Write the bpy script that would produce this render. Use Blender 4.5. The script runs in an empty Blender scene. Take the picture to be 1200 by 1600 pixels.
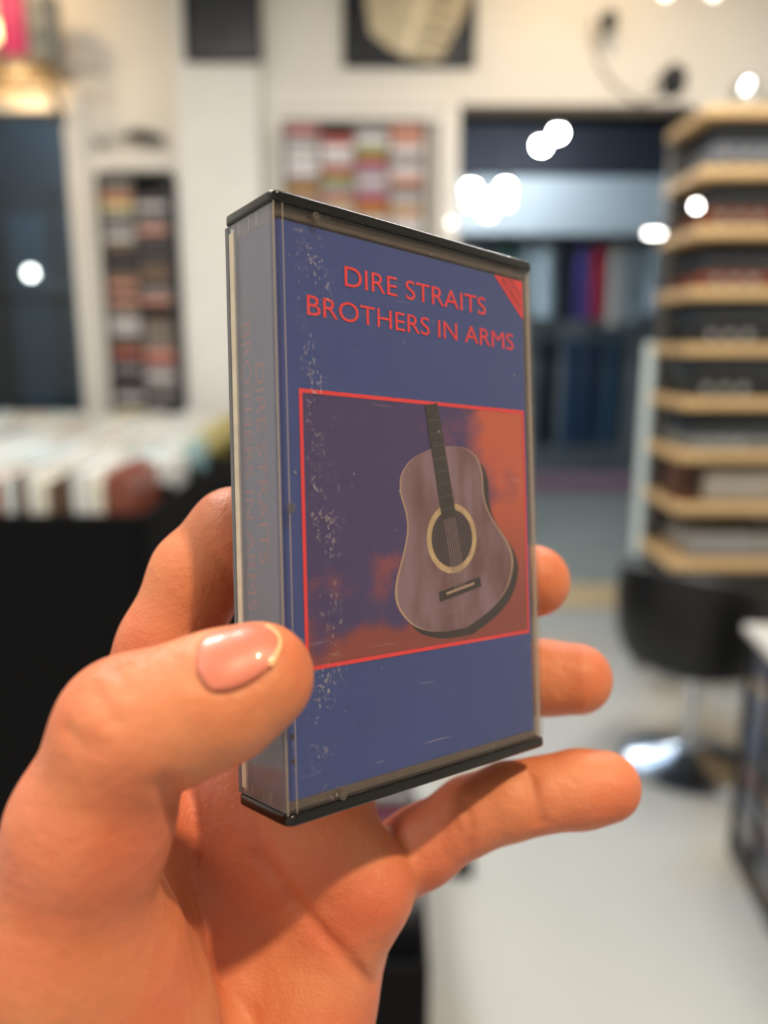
import bpy, bmesh, math, random
import numpy as np
from mathutils import Matrix, Vector
random.seed(7)
S = bpy.context.scene
COL = S.collection

# ------------------------------------------------------------------ camera, world, lights
F_PX, PITCH, EYE = 1250.0, math.radians(12.0), 1.5
cp, sp_ = math.cos(PITCH), math.sin(PITCH)
RIGHT, UP, FWD = np.array([1., 0, 0]), np.array([0, sp_, cp]), np.array([0, cp, -sp_])
CAM = np.array([0, 0, EYE])
cd = bpy.data.cameras.new('camera'); cam = bpy.data.objects.new('camera', cd); COL.objects.link(cam)
cam.location = CAM; cam.rotation_euler = (math.pi/2 - PITCH, 0, 0)
cd.sensor_fit = 'VERTICAL'; cd.sensor_height = 36; cd.lens = F_PX/1600*36
cd.clip_start = 0.01; cd.clip_end = 60
cd.dof.use_dof = True; cd.dof.focus_distance = 0.152; cd.dof.aperture_fstop = cd.lens/4.1
S.camera = cam
S.view_settings.view_transform = 'Standard'; S.view_settings.look = 'None'
S.view_settings.exposure = 0.12; S.view_settings.gamma = 1.0; S.view_settings.use_curve_mapping = False
S.cycles.use_denoising = True
S.cycles.max_bounces = 8
w = bpy.data.worlds.new('world'); S.world = w; w.use_nodes = True
w.node_tree.nodes['Background'].inputs[0].default_value = (0.55, 0.6, 0.7, 1)
w.node_tree.nodes['Background'].inputs[1].default_value = 0.12

def area_light(name, loc, size, power, col, target=None):
    l = bpy.data.lights.new(name, 'AREA'); l.shape = 'SQUARE'; l.size = size; l.energy = power; l.color = col
    o = bpy.data.objects.new(name, l); COL.objects.link(o); o.location = loc
    if target is not None:
        o.rotation_euler = (Vector(target)-Vector(loc)).to_track_quat('-Z', 'Y').to_euler()
    return o
def spot_light(name, loc, target, power, col, angle, radius, blend=.5):
    l = bpy.data.lights.new(name, 'SPOT'); l.energy = power; l.color = col
    l.spot_size = math.radians(angle); l.spot_blend = blend; l.shadow_soft_size = radius
    o = bpy.data.objects.new(name, l); COL.objects.link(o); o.location = loc
    o.rotation_euler = (Vector(target)-Vector(loc)).to_track_quat('-Z', 'Y').to_euler()
    return o
WARM = (1.0, .76, .50); WARM2 = (1.0, .70, .38); COOL = (.72, .86, 1.0); NEUT = (1.0, .97, .92)
CEIL = 3.55
KEY = (.72, -.66, 3.3)
spot_light('key_spot', KEY, (0, .16, 1.45), 178, WARM, 55, .05, .6)
for k, (lx, ly, lp) in enumerate(((-1.0, 1.7, 64), (-1.6, -.7, 30))):
    area_light('ceiling_fill_light', (lx, ly, CEIL-.07), .7, lp, NEUT)  # unseen fill panels; the rear one is added to brighten the case spine
o = area_light('bevel_highlight_strip', (1.12, 2.55, CEIL-.07), 1.7, 58, NEUT)  # unseen strip, added and angled so the case's top bevel catches a highlight
o.data.shape = 'RECTANGLE'; o.data.size = 1.7; o.data.size_y = .22; o.rotation_euler = (0, 0, math.radians(43))
spot_light('wall_wash_spot', (.95, 3.7, 3.45), (1.0, 4.6, 3.0), 19, WARM2, 120, .05, 1)
spot_light('wall_wash_spot', (-1.9, 3.8, 3.4), (-1.95, 4.6, 3.0), 19, WARM2, 120, .05, 1)
area_light('corridor_light', (.9, 6.4, 3.6), 1.2, 44, COOL, (1.2, 7.6, 1.2))
area_light('corridor_light', (-2.6, 6.2, 3.5), .8, 26, COOL, (-2.6, 6.8, 1.2))

# ------------------------------------------------------------------ helpers
def lin(c):
    if isinstance(c, str): c = [int(c[i:i+2], 16)/255 for i in (0, 2, 4)]
    return tuple((x/12.92 if x <= .04045 else ((x+.055)/1.055)**2.4) for x in c)
MATS = {}
def mat(name, col, rough=.5, metal=0, var=.06, scale=20, emit=0, bump=0, coat=0):
    if name in MATS: return MATS[name]
    m = bpy.data.materials.new(name); m.use_nodes = True; MATS[name] = m
    nt = m.node_tree; b = nt.nodes['Principled BSDF']; L = nt.links
    c = lin(col)
    tc = nt.nodes.new('ShaderNodeTexCoord'); nz = nt.nodes.new('ShaderNodeTexNoise')
    nz.inputs['Scale'].default_value = scale; nz.inputs['Detail'].default_value = 4
    L.new(tc.outputs['Object'], nz.inputs['Vector'])
    mx = nt.nodes.new('ShaderNodeMix'); mx.data_type = 'RGBA'
    L.new(nz.outputs['Fac'], mx.inputs['Factor'])
    mx.inputs['A'].default_value = (*[max(0, x*(1-2*var)) for x in c], 1)
    mx.inputs['B'].default_value = (*[min(1, x*(1+2*var)) for x in c], 1)
    L.new(mx.outputs['Result'], b.inputs['Base Color'])
    b.inputs['Roughness'].default_value = rough; b.inputs['Metallic'].default_value = metal
    b.inputs['Coat Weight'].default_value = coat
    if emit:
        L.new(mx.outputs['Result'], b.inputs['Emission Color']); b.inputs['Emission Strength'].default_value = emit
    if bump:
        bp = nt.nodes.new('ShaderNodeBump'); bp.inputs['Strength'].default_value = bump; bp.inputs['Distance'].default_value = .002
        L.new(nz.outputs['Fac'], bp.inputs['Height']); L.new(bp.outputs['Normal'], b.inputs['Normal'])
    return m
def clear_mat(name, tint='ffffff', haze=.03, hazecol='cfc8c0', rough=.06, fleck=0, ior=1.5):
    """thin clear plastic: passes light straight, mirrors by Fresnel, a little surface haze"""
    m = bpy.data.materials.new(name); m.use_nodes = True; nt = m.node_tree; L = nt.links
    nt.nodes.remove(nt.nodes['Principled BSDF']); out = nt.nodes['Material Output']
    tr = nt.nodes.new('ShaderNodeBsdfTransparent'); tr.inputs[0].default_value = (*lin(tint), 1)
    gl = nt.nodes.new('ShaderNodeBsdfGlossy'); gl.inputs['Roughness'].default_value = rough
    fr = nt.nodes.new('ShaderNodeFresnel'); ge = nt.nodes.new('ShaderNodeNewGeometry'); io = nt.nodes.new('ShaderNodeMapRange')
    io.inputs[3].default_value = ior; io.inputs[4].default_value = 1/ior; L.new(ge.outputs['Backfacing'], io.inputs[0]); L.new(io.outputs[0], fr.inputs[0])   # thin sheet: same mirror on both faces
    df = nt.nodes.new('ShaderNodeBsdfDiffuse'); df.inputs[0].default_value = (*lin(hazecol), 1)
    m1 = nt.nodes.new('ShaderNodeMixShader'); m2 = nt.nodes.new('ShaderNodeMixShader')
    m1.inputs[0].default_value = haze; L.new(tr.outputs[0], m1.inputs[1]); L.new(df.outputs[0], m1.inputs[2])
    L.new(fr.outputs[0], m2.inputs[0]); L.new(m1.outputs[0], m2.inputs[1]); L.new(gl.outputs[0], m2.inputs[2])
    L.new(m2.outputs[0], out.inputs[0])
    if fleck:                                   # scuffs and scratches on the plastic
        tc = nt.nodes.new('ShaderNodeTexCoord')
        def noise(scale, detail, sc=(1, 1, 1)):
            mp = nt.nodes.new('ShaderNodeMapping'); mp.inputs['Scale'].default_value = sc
            n = nt.nodes.new('ShaderNodeTexNoise'); n.inputs['Scale'].default_value = scale; n.inputs['Detail'].default_value = detail
            L.new(tc.outputs['Object'], mp.inputs[0]); L.new(mp.outputs[0], n.inputs['Vector']); return n.outputs['Fac']
        def mr(s, a, b, c=0., d=1.):
            r = nt.nodes.new('ShaderNodeMapRange'); r.inputs[1].default_value = a; r.inputs[2].default_value = b
            r.inputs[3].default_value = c; r.inputs[4].default_value = d; L.new(s, r.inputs[0]); return r.outputs[0]
        def ma(op, a, b):
            r = nt.nodes.new('ShaderNodeMath'); r.operation = op; r.use_clamp = True
            for i, q in enumerate((a, b)):
                if isinstance(q, float): r.inputs[i].default_value = q
                else: L.new(q, r.inputs[i])
            return r.outputs[0]
        sx = nt.nodes.new('ShaderNodeSeparateXYZ'); L.new(tc.outputs['Object'], sx.inputs[0])
        col = ma('MULTIPLY', mr(sx.outputs[0], .0045, .0075), mr(sx.outputs[0], .0145, .010))      # worn band beside the spine
        patch = ma('MULTIPLY', mr(noise(110, 2), .46, .58), col)
        fl = ma('MULTIPLY', mr(noise(1300, 3, (1.2, 1, .9)), .59, .65), patch)
        spk = mr(noise(900, 2), .735, .76)
        scr = ma('MULTIPLY', mr(noise(900, 1, (.08, 1, 1.2)), .70, .73), mr(noise(90, 2), .5, .62))
        h = ma('ADD', ma('ADD', ma('MULTIPLY', fl, .38), ma('MULTIPLY', spk, .45)), ma('ADD', ma('MULTIPLY', scr, .12), haze))
        L.new(h, m1.inputs[0])
    MATS[name] = m; return m

class MB:
    def __init__(s): s.v = []; s.f = []
    def add(s, V, Fc):
        n = len(s.v); s.v += [tuple(map(float, p)) for p in V]; s.f += [tuple(n+i for i in f) for f in Fc]; return s
    def box(s, x0, x1, y0, y1, z0, z1, bev=0):
        if bev:
            b = min(bev, abs(x1-x0)*.45, abs(y1-y0)*.45, abs(z1-z0)*.45)
            bm = bmesh.new(); bmesh.ops.create_cube(bm, size=1)
            for v in bm.verts: v.co = ((x0+x1)/2+v.co.x*(x1-x0), (y0+y1)/2+v.co.y*(y1-y0), (z0+z1)/2+v.co.z*(z1-z0))
            bmesh.ops.bevel(bm, geom=bm.edges[:], offset=b, segments=2, affect='EDGES', profile=.5)
            bm.verts.index_update(); s.add([v.co for v in bm.verts], [[v.index for v in f.verts] for f in bm.faces]); bm.free(); return s
        return s.add([(x0, y0, z0), (x1, y0, z0), (x1, y1, z0), (x0, y1, z0), (x0, y0, z1), (x1, y0, z1), (x1, y1, z1), (x0, y1, z1)],
                     [(0, 3, 2, 1), (4, 5, 6, 7), (0, 1, 5, 4), (1, 2, 6, 5), (2, 3, 7, 6), (3, 0, 4, 7)])
    def tube(s, pts, r, n=10):
        pts = [np.array(p, float) for p in pts]; R = r if hasattr(r, '__len__') else [r]*len(pts); V = []; Fc = []
        up = np.array([0.13, .31, .94])
        for i, p in enumerate(pts):
            t = pts[min(i+1, len(pts)-1)]-pts[max(i-1, 0)]; t /= np.linalg.norm(t)+1e-12
            a = np.cross(t, up); a /= np.linalg.norm(a)+1e-12; b = np.cross(t, a)
            V += [p+R[i]*(math.cos(q)*a+math.sin(q)*b) for q in np.linspace(0, 2*math.pi, n, endpoint=False)]
        for i in range(len(pts)-1):
            for j in range(n):
                k = (j+1) % n; Fc.append((i*n+j, i*n+k, (i+1)*n+k, (i+1)*n+j))
        Fc.append(tuple(range(n))[::-1]); Fc.append(tuple((len(pts)-1)*n+j for j in range(n)))
        return s.add(V, Fc)
    def lathe(s, prof, n=24, c=(0, 0, 0)):
        V = [(c[0]+r*math.cos(2*math.pi*j/n), c[1]+r*math.sin(2*math.pi*j/n), c[2]+z) for r, z in prof for j in range(n)]
        Fc = [(i*n+j, i*n+(j+1) % n, (i+1)*n+(j+1) % n, (i+1)*n+j) for i in range(len(prof)-1) for j in range(n)]
        Fc += [tuple(range(n))[::-1], tuple((len(prof)-1)*n+j for j in range(n))]
        return s.add(V, Fc)
    def ball(s, c, r, n=14):
        return s.lathe([(max(r*math.sin(a), 1e-5), -r*math.cos(a)) for a in np.linspace(0, math.pi, n//2+2)], n, c)
    def prism(s, poly, y0, y1):                # poly in (x,z), extruded along y
        n = len(poly); V = [(p[0], y0, p[1]) for p in poly]+[(p[0], y1, p[1]) for p in poly]
        Fc = [tuple(range(n)), tuple(range(2*n-1, n-1, -1))]+[(i, i+n, (i+1) % n+n, (i+1) % n) for i in range(n)]
        return s.add(V, Fc)
    def build(s, name, m, parent=None, smooth=False, rad=None):
        me = bpy.data.meshes.new(name); me.from_pydata(s.v, [], s.f); me.materials.append(m)
        bm = bmesh.new(); bm.from_mesh(me); bmesh.ops.recalc_face_normals(bm, faces=bm.faces); bm.to_mesh(me); bm.free()
        if smooth:
            me.polygons.foreach_set('use_smooth', [True]*len(me.polygons)); me.set_sharp_from_angle(angle=math.radians(38))
        o = bpy.data.objects.new(name, me); COL.objects.link(o); o.parent = parent; return o
def tag(o, label=None, cat=None, group=None, kind=None):
    for k, q in (('label', label), ('category', cat), ('group', group), ('kind', kind)):
        if q: o[k] = q
    return o
def thing(name, label, cat, loc, rz=0, group=None):
    o = bpy.data.objects.new(name, None); COL.objects.link(o); o.empty_display_size = .02
    o.location = loc; o.rotation_euler = (0, 0, rz); return tag(o, label, cat, group)
def struct(name, mb, m, parent=None): return tag(mb.build(name, m, parent), kind='structure')
def at(px, py, Y):                              # where a measured image point meets the upright plane at distance Y
    d = (px-600)/F_PX*RIGHT+(800-py)/F_PX*UP+FWD
    return CAM+d*(Y-CAM[1])/d[1]
def camw(p):                                    # metric point measured from the camera (mm: right, up, ahead) -> world
    p = np.asarray(p, float)/1000.
    return CAM+p[..., :1]*RIGHT+p[..., 1:2]*UP+p[..., 2:3]*FWD

# ------------------------------------------------------------------ room shell
WY = 4.6
m_wall = mat('wall_paint', 'e8e4dc', .7, var=.03, scale=3)
m_trim = mat('trim_paint', 'efebe4', .5, var=.02, scale=4)
m_black = mat('matt_black', '0d0f13', .6)
m_gloss = mat('gloss_black', '101114', .25, coat=.3)

def floor_mat():
    m = mat('floor_concrete', 'aeb1b0', .55, var=.05, scale=1.6, bump=.2)
    nt = m.node_tree; L = nt.links; b = nt.nodes['Principled BSDF']
    src = b.inputs['Base Color'].links[0].from_socket
    tc = nt.nodes.new('ShaderNodeTexCoord'); n = nt.nodes.new('ShaderNodeTexNoise'); n.inputs['Scale'].default_value = 1.1; n.inputs['Detail'].default_value = 6
    L.new(tc.outputs['Object'], n.inputs['Vector'])
    r = nt.nodes.new('ShaderNodeMapRange'); r.inputs[1].default_value = .52; r.inputs[2].default_value = .72; L.new(n.outputs['Fac'], r.inputs[0])
    mx = nt.nodes.new('ShaderNodeMix'); mx.data_type = 'RGBA'; L.new(r.outputs[0], mx.inputs['Factor']); L.new(src, mx.inputs['A'])
    mx.inputs['B'].default_value = (*lin('b0a087'), 1); L.new(mx.outputs['Result'], b.inputs['Base Color']); return m
XL, XR, YB = -2.7, 2.7, -2.2
struct('floor', MB().box(XL, XR, YB, WY+.2, -.1, 0), floor_mat())
struct('ceiling', MB().box(XL, XR, YB, WY+.2, CEIL, CEIL+.1), mat('ceiling_paint', 'd9d4cb', .8))
struct('wall_left', MB().box(XL-.1, XL, YB, WY+.2, 0, CEIL), m_wall)
struct('wall_right', MB().box(XR, XR+.1, YB, WY+.2, 0, CEIL), m_wall)
struct('wall_behind', MB().box(XL, XR, YB-.1, YB, 0, CEIL), m_wall)
wx1 = at(113, 300, WY)[0]; wz1 = at(60, 176, WY)[2]; wz0 = .85; wx0 = XL+.12     # window
dx0 = at(716, 300, WY)[0]; dx1 = at(1075, 300, WY)[0]; dz1 = at(880, 181, WY)[2]  # doorway
def slab(x0, x1, z0, z1): return (x0, x1, WY, WY+.18, z0, z1)
mbw = MB()
for a in (slab(XL, wx0, 0, CEIL), slab(wx0, wx1, 0, wz0), slab(wx0, wx1, wz1, CEIL), slab(wx1, dx0, 0, CEIL), slab(dx0, dx1, dz1, CEIL), slab(dx1, XR, 0, CEIL)):
    mbw.box(*a)
struct('wall_front', mbw, m_wall)
# window trim, pane
tw = .085
mb = MB(); mb.box(wx1-.01, wx1+tw, WY-.03, WY+.06, wz0-.1, wz1+tw, .008); mb.box(wx0, wx1, WY-.03, WY+.06, wz1, wz1+tw, .008)
mb.box(wx0, wx1+tw, WY-.07, WY+.06, wz0-.1, wz0, .008); mb.box(wx1+.04, wx1+.05, WY-.04, WY, wz0, wz1+.05)
win = thing('window_1', None, None, (0, 0, 0)); tag(win, kind='structure')
mb.build('window_frame', m_trim, win)
MB().box(wx0, wx1, WY+.08, WY+.086, wz0, wz1).build('pane', clear_mat('window_glass', 'd8e4ea', .0, rough=.02), win)
MB().box(wx0, wx1, WY+.07, WY+.1, 1.72, 1.75).build('glazing_bar', m_black, win)
# doorway trim
drw = thing('door_1', None, None, (0, 0, 0)); tag(drw, kind='structure')
MB().box(dx0-.07, dx0, WY-.025, WY+.2, 0, dz1+.05, .006).build('door_frame', m_trim, drw)
MB().box(dx1, dx1+.07, WY-.025, WY+.2, 0, dz1+.05, .006).build('door_frame', m_trim, drw)
MB().box(dx0, dx1, WY-.025, WY+.2, dz1, dz1+.05, .006).build('door_frame', mat('dark_header', '4a453f', .6), drw)
MB().box(dx0, dx1, WY-.22, WY+.24, 0, .012, .004).build('threshold', mat('threshold_wood', 'cbb48a', .5, scale=8), drw)
# pillar
pxl = at(287, 300, WY)[0]; pxr = at(413, 300, WY)[0]
struct('pillar', MB().box(pxl, pxr, WY-.11, WY, 0, CEIL, .006), mat('pillar_paint', 'e6e4df', .6, var=.03, scale=5))
struct('trim_1', MB().box(at(413, 0, WY)[0], dx0-.07, WY-.02, WY, at(500, 168, WY)[2], at(500, 152, WY)[2], .004), m_trim)
struct('baseboard_front', MB().box(pxr, dx0-.07, WY-.02, WY, 0, .12, .004), m_trim)

# beyond the doorway: corridor and the clothes shop across it
struct('corridor_floor', MB().box(-5, 5, WY+.2, 9.2, -.1, -.004), mat('corridor_floor_paint', '8f9692', .45, var=.05, scale=2))
struct('corridor_ceiling', MB().box(-5, 5, WY+.2, 9.2, 3.75, 3.85), mat('corridor_navy', '0c1420', .8))
m_far = mat('far_wall_paint', '8b979c', .7, var=.06, scale=2)
struct('shop_back_wall', MB().box(-5, 5, 9.0, 9.1, 0, 3.75), m_far)
struct('shop_fascia', MB().box(-.2, 5, 8.0, 8.2, at(880, 366, 8)[2], at(880, 276, 8)[2], .02), mat('fascia_paint', '98a6ae', .5))
struct('shop_bulkhead', MB().box(-5, 5, 8.05, 8.2, at(880, 276, 8)[2], 3.75), mat('bulkhead_navy', '101a28', .7))
struct('corridor_plinth', MB().box(.3, 5, 8.0, 8.3, 0, .17, .01), mat('plinth_mauve', '8d7583', .6))
struct('shop_side_panel', MB().box(-5, -1.2, 7.0, 7.1, 0, 3.75), mat('side_panel_slate', '27313a', .6, var=.1, scale=2))

def rail(name, label, x0, x1, y, z):
    t = thing(name, label, 'clothes rail', (x0, y, 0))
    MB().tube([(0, 0, z), (x1-x0, 0, z)], .014).build('rail_bar', mat('rail_steel', '8c9296', .3, .9), t, True)
    for q in (0, x1-x0): MB().tube([(q, 0, 0), (q, 0, z)], .016).build('post', MATS['rail_steel'], t, True)
zt = at(930, 372, 8)[2]+.02; zj = at(930, 528, 8)[2]+.04
rail('clothes_rail', 'upper steel clothes rail holding shirts in the shop across the corridor', at(735, 400, 8.35)[0], at(1120, 400, 8.35)[0], 8.35, zt)
rail('clothes_rail', 'lower steel clothes rail holding jeans in the shop across the corridor', at(735, 540, 8.3)[0], at(1090, 540, 8.3)[0], 8.3, zj)
def garment(kind, px, w_, zt, L_, col, label, y):
    x = at(px, 450, y)[0]; w_ *= 1.55; t = thing(kind, label, 'shirt' if kind == 'shirt' else 'jeans', (x, y, zt), math.radians(58), 'garments on the far rails')
    n, rws = 14, 10; V = []; Fc = []
    for side in (-1, 1):
        for r_ in range(rws):
            q = r_/(rws-1)
            hw = w_/2*((.35+.65*min(1, q*6)) if kind == 'shirt' else (.86+.16*q))
            for c in range(n):
                u = c/(n-1)*2-1
                fold = .022*math.sin(u*9+px)*q+.012*math.sin(u*17+q*3+px)
                V.append((u*hw+.01*math.sin(q*5+px), side*(.035*(1-u*u)+.006)+fold, -.05-q*L_))
    for s_ in (0, 1):
        o = s_*n*rws
        Fc += [(o+r*n+c, o+r*n+c+1, o+(r+1)*n+c+1, o+(r+1)*n+c) for r in range(rws-1) for c in range(n-1)]
    o = n*rws
    Fc += [(r*n, (r+1)*n, o+(r+1)*n, o+r*n) for r in range(rws-1)]+[(r*n+n-1, (r+1)*n+n-1, o+(r+1)*n+n-1, o+r*n+n-1) for r in range(rws-1)]
    Fc += [(c, c+1, o+c+1, o+c) for c in range(n-1)]+[((rws-1)*n+c, (rws-1)*n+c+1, o+(rws-1)*n+c+1, o+(rws-1)*n+c) for c in range(n-1)]
    MB().add(V, Fc).build('cloth', mat('cloth_'+col, col, .85, var=.12, scale=12), t, True)
    MB().tube([(-w_*.3, 0, -.07), (0, 0, -.03), (w_*.3, 0, -.07)], .006, 6).build('hanger', MATS['rail_steel'], t)
    MB().tube([(0, 0, -.03), (0, 0, .005), (.015, 0, .02)], .004, 6).build('hook', MATS['rail_steel'], t)
for px, w_, L_, col, lb in ((756, .26, .62, '3f4a50', 'dark grey shirt hanging at the left end of the upper rail'), (795, .26, .6, '2c4a44', 'dark green shirt hanging on the upper rail'),
        (828, .22, .66, '7c8e97', 'grey blue shirt hanging left of the navy one'), (852, .2, .7, 'a9bcc6', 'pale blue shirt hanging left of the navy one'),
        (888, .22, .72, '0b1626', 'navy shirt hanging left of the purple one'), (911, .2, .72, '4a3f86', 'purple shirt hanging between navy and red shirts'),
        (936, .19, .72, '9c2238', 'red shirt hanging on the upper rail'), (962, .2, .78, 'b9bdb6', 'off white shirt hanging right of the red one'),
        (990, .2, .74, '8f9ea3', 'grey shirt hanging two along from the red one'), (1022, .24, .66, 'b5c8d4', 'pale blue shirt hanging at the right end of the upper rail')):
    garment('shirt', px, w_, zt, L_, col, lb, 8.35)
for px, w_, col, lb in ((770, .3, '0b1a2a', 'navy jeans hanging at the left end of the lower rail'), (812, .3, '10202f', 'dark slate jeans hanging on the lower rail'), (862, .3, '0c1b29', 'blackish blue jeans beside the case edge on the lower rail'),
        (903, .26, '1f3f63', 'mid blue jeans hanging on the lower rail'), (934, .26, '123052', 'deep blue jeans hanging on the lower rail'), (966, .26, '1d4360', 'teal blue jeans at the right end of the lower rail')):
    garment('jeans', px, w_, zj, 1.08, col, lb, 8.3)
# corridor lamps
m_bulb = mat('bulb_glow', 'ffffff', .4, var=0, emit=170); m_bulbw = mat('bulb_warm', 'ffe6b0', .4, var=0, emit=4)
def pendant(px, py, Y, label):
    p = at(px, py, Y); t = thing('pendant_lamp', label, 'lamp', (p[0], Y, p[2]), 0, 'pendant lamps in the corridor')
    MB().ball((0, 0, 0), .052).build('bulb', m_bulb, t, True)
    MB().lathe([(.03, .04), (.05, .055), (.03, .1), (.006, .12)], 14).build('cap', m_black, t, True)
    MB().tube([(0, 0, .11), (0, 0, 3.75-p[2])], .005, 6).build('cord', m_black, t)
    MB().lathe([(.04, -.05), (.055, -.09), (.045, -.13)], 14).build('glass_drop', m_bulbw, t, True)
pendant(736, 297, 6.9, 'left bright pendant lamp of the cluster of three')
pendant(763, 313, 6.7, 'middle and lowest bright pendant lamp of the cluster of three')
pendant(790, 296, 6.9, 'right bright pendant lamp of the cluster of three')
def ceil_spot(px, py, Y, label, r=.045, parent_z=3.75):
    p = at(px, py, Y); t = thing('ceiling_spotlight', label, 'lamp', (p[0], Y, p[2]), 0, 'corridor spotlights')
    MB().ball((0, 0, 0), r).build('bulb', m_bulb, t, True)
    MB().lathe([(.035, .02), (.06, .04), (.06, .15), (.02, .17)], 14).build('housing', m_black, t, True)
    MB().tube([(0, 0, .16), (0, 0, parent_z-p[2])], .01, 6).build('stem', m_black, t)
ceil_spot(846, 227, 7.2, 'lower left corridor spotlight of the bright pair')
ceil_spot(872, 208, 7.4, 'upper right corridor spotlight of the bright pair')
# lamp reflection in the left window, modelled as a lamp behind the pane
p = at(50, 427, 6.0); t = thing('reflected_lamp', 'small gooseneck lamp added behind the left window pane for a lamp reflection', 'lamp', (p[0], 6.0, 0))
MB().ball((0, -.02, p[2]), .034).build('bulb', mat('bulb_soft', 'fff2e0', .4, var=0, emit=22), t, True)
q = at(105, 455, 6.0)-p; q2 = at(128, 520, 6.0)-p
MB().tube([(0, 0, p[2]+.02), (q[0]*.5, 0, p[2]+q[2]*.4), (q[0], 0, p[2]+q[2]), (q2[0], 0, p[2]+q2[2]), (q2[0], 0, .02)], .02).build('neck', mat('lamp_grey', '6f7173', .4), t, True)
MB().lathe([(.12, 0), (.12, .02), (.03, .03)], 20, (q2[0], 0, 0)).build('base', m_black, t, True)
for k, (a, b_, c) in enumerate(((8, 75, '4e6370'), (86, 118, '3d505c'))):
    p0 = at(a, 335, 6.8); p1 = at(b_, 380, 6.8)
    o = thing('reflection_panel', ('wide', 'narrow')[k]+' blue grey board added behind the left window for a slate reflection', 'panel', (p0[0], 6.8, 0))  # boards added; slate reflections in the pane are put into their colour
    MB().box(0, p1[0]-p0[0], 0, .05, .6, p0[2], .01).build('board', mat('panel_'+c, c, .4, var=.15, scale=3), o)
    MB().box(-.03, 0, 0, .07, 0, p0[2]+.2).build('upright', mat('panel_upright', '2b2f33', .5), o)
    MB().box(p1[0]-p0[0], p1[0]-p0[0]+.03, 0, .07, 0, p0[2]+.2).build('upright', MATS['panel_upright'], o)

# ------------------------------------------------------------------ wall racks of tape cases
ORD = 'first second third fourth fifth sixth seventh eighth ninth tenth eleventh twelfth thirteenth fourteenth fifteenth sixteenth seventeenth eighteenth nineteenth twentieth'.split()
ORD += ['twenty-'+q for q in ORD[:9]]+['thirtieth']+['thirty-'+q for q in ORD[:9]]+['fortieth']+['forty-'+q for q in ORD[:9]]+['fiftieth']+['fifty-'+q for q in ORD[:9]]+['sixtieth']+['sixty-'+q for q in ORD[:9]]
def tape_mesh(w_, h_):
    mb = MB(); d = .1
    mb.box(0, w_, 0, d, 0, h_, .003); mb.box(.012, w_-.012, -.0025, .001, .006, h_-.006); mb.box(w_*.4, w_*.6, -.004, 0, h_*.3, h_*.7)
    return mb
COLN = {'8a8584': 'grey', 'c9c4c4': 'pale grey', '403a3c': 'charcoal', 'b05048': 'red', 'd8c88a': 'cream', 'c98f7c': 'salmon', '9a8fae': 'lilac', '8fa05c': 'olive', 'e3dcdf': 'white', '77604c': 'brown', '2d2a30': 'black', 'a98ba0': 'mauve', 'b8863c': 'amber'}
def rack(label, px0, px1, py0, z_bot, cols, pitch, pal, place, dark, name='tape_rack', group=None):
    x0 = at(px0, py0+100, WY)[0]; x1 = at(px1, py0+100, WY)[0]; z1 = at((px0+px1)/2, py0, WY)[2]
    yb = WY-.02; yf = yb-.13
    t = thing(name, label, 'rack', (x0, yb, z_bot))
    W_, H_ = x1-x0, z1-z_bot; m = mat('rack_dark', '2c2c30', .5) if dark else mat('rack_taupe', '6f6660', .5)
    e = .018
    MB().box(-e, 0, -.14, 0, 0, H_+e, .003).build('side_panel', m, t); MB().box(W_, W_+e, -.14, 0, 0, H_+e, .003).build('side_panel', m, t)
    MB().box(-e, W_+e, -.14, 0, H_, H_+e, .003).build('top_panel', m, t); MB().box(-e, W_+e, -.14, 0, -e, 0, .003).build('bottom_panel', m, t)
    MB().box(0, W_, -.01, 0, 0, H_).build('back_panel', MATS.get('rack_dark') or mat('rack_dark', '2c2c30', .5), t)
    cw = W_/cols
    for c in range(1, cols): MB().box(c*cw-.004, c*cw+.004, -.135, -.01, 0, H_).build('divider', m, t)
    n = int(H_/pitch); me = {}
    for r_ in range(n):
        for c in range(cols):
            col = random.choice(pal)
            if random.random() < .04: continue
            nm = COLN[col]
            o = None
            if col not in me:
                o = tape_mesh(cw-.016, pitch*.86).build('tape_case', mat('tape_'+col, col, .3, var=.08, scale=30, coat=.3)); me[col] = o.data
            else:
                o = bpy.data.objects.new('tape_case', me[col]); COL.objects.link(o)
            o.location = (x0+c*cw+.008, yf+random.uniform(0, .008), z_bot+r_*pitch+.002)
            tag(o, f'{nm} tape case, {ORD[c]} column, {ORD[n-1-r_]} row from the top of {place}', 'tape case', f'tape cases in {place}')
# framed casing around each rack (white box frames on the wall)
def casing(px0, px1, py0, z_bot, name):
    x0 = at(px0, py0+80, WY)[0]; x1 = at(px1, py0+80, WY)[0]; z1 = at((px0+px1)/2, py0, WY)[2]
    mb = MB(); q = .055
    mb.box(x0, x0+q, WY-.05, WY, z_bot, z1, .006); mb.box(x1-q, x1, WY-.05, WY, z_bot, z1, .006); mb.box(x0+q, x1-q, WY-.05, WY, z1-q, z1, .006)
    struct(name, mb, m_trim)
casing(152, 296, 252, 1.0, 'trim_2'); casing(428, 702, 178, 1.2, 'trim_3')
rack('tall dark rack of tape cases on the wall between window and pillar', 176, 276, 284, 1.06, 2, .04,
     ['8a8584', 'c9c4c4', '403a3c', 'b05048', '77604c', 'd8c88a', '403a3c', 'c98f7c', '8a8584', '2d2a30', '77604c', '8a8584', 'c9c4c4', '403a3c', '8a8584'], 'the tall dark rack', True)
rack('wide grey rack of tape cases on the wall above the cassette', 452, 660, 205, 1.5, 4, .05,
     ['8a8584', 'c9c4c4', 'b05048', 'c98f7c', 'e3dcdf', '8fa05c', 'a98ba0', '77604c', 'c9c4c4', 'c9c4c4', 'b8863c', '8a8584', '8a8584', 'e3dcdf'], 'the wide grey rack', False)

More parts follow.
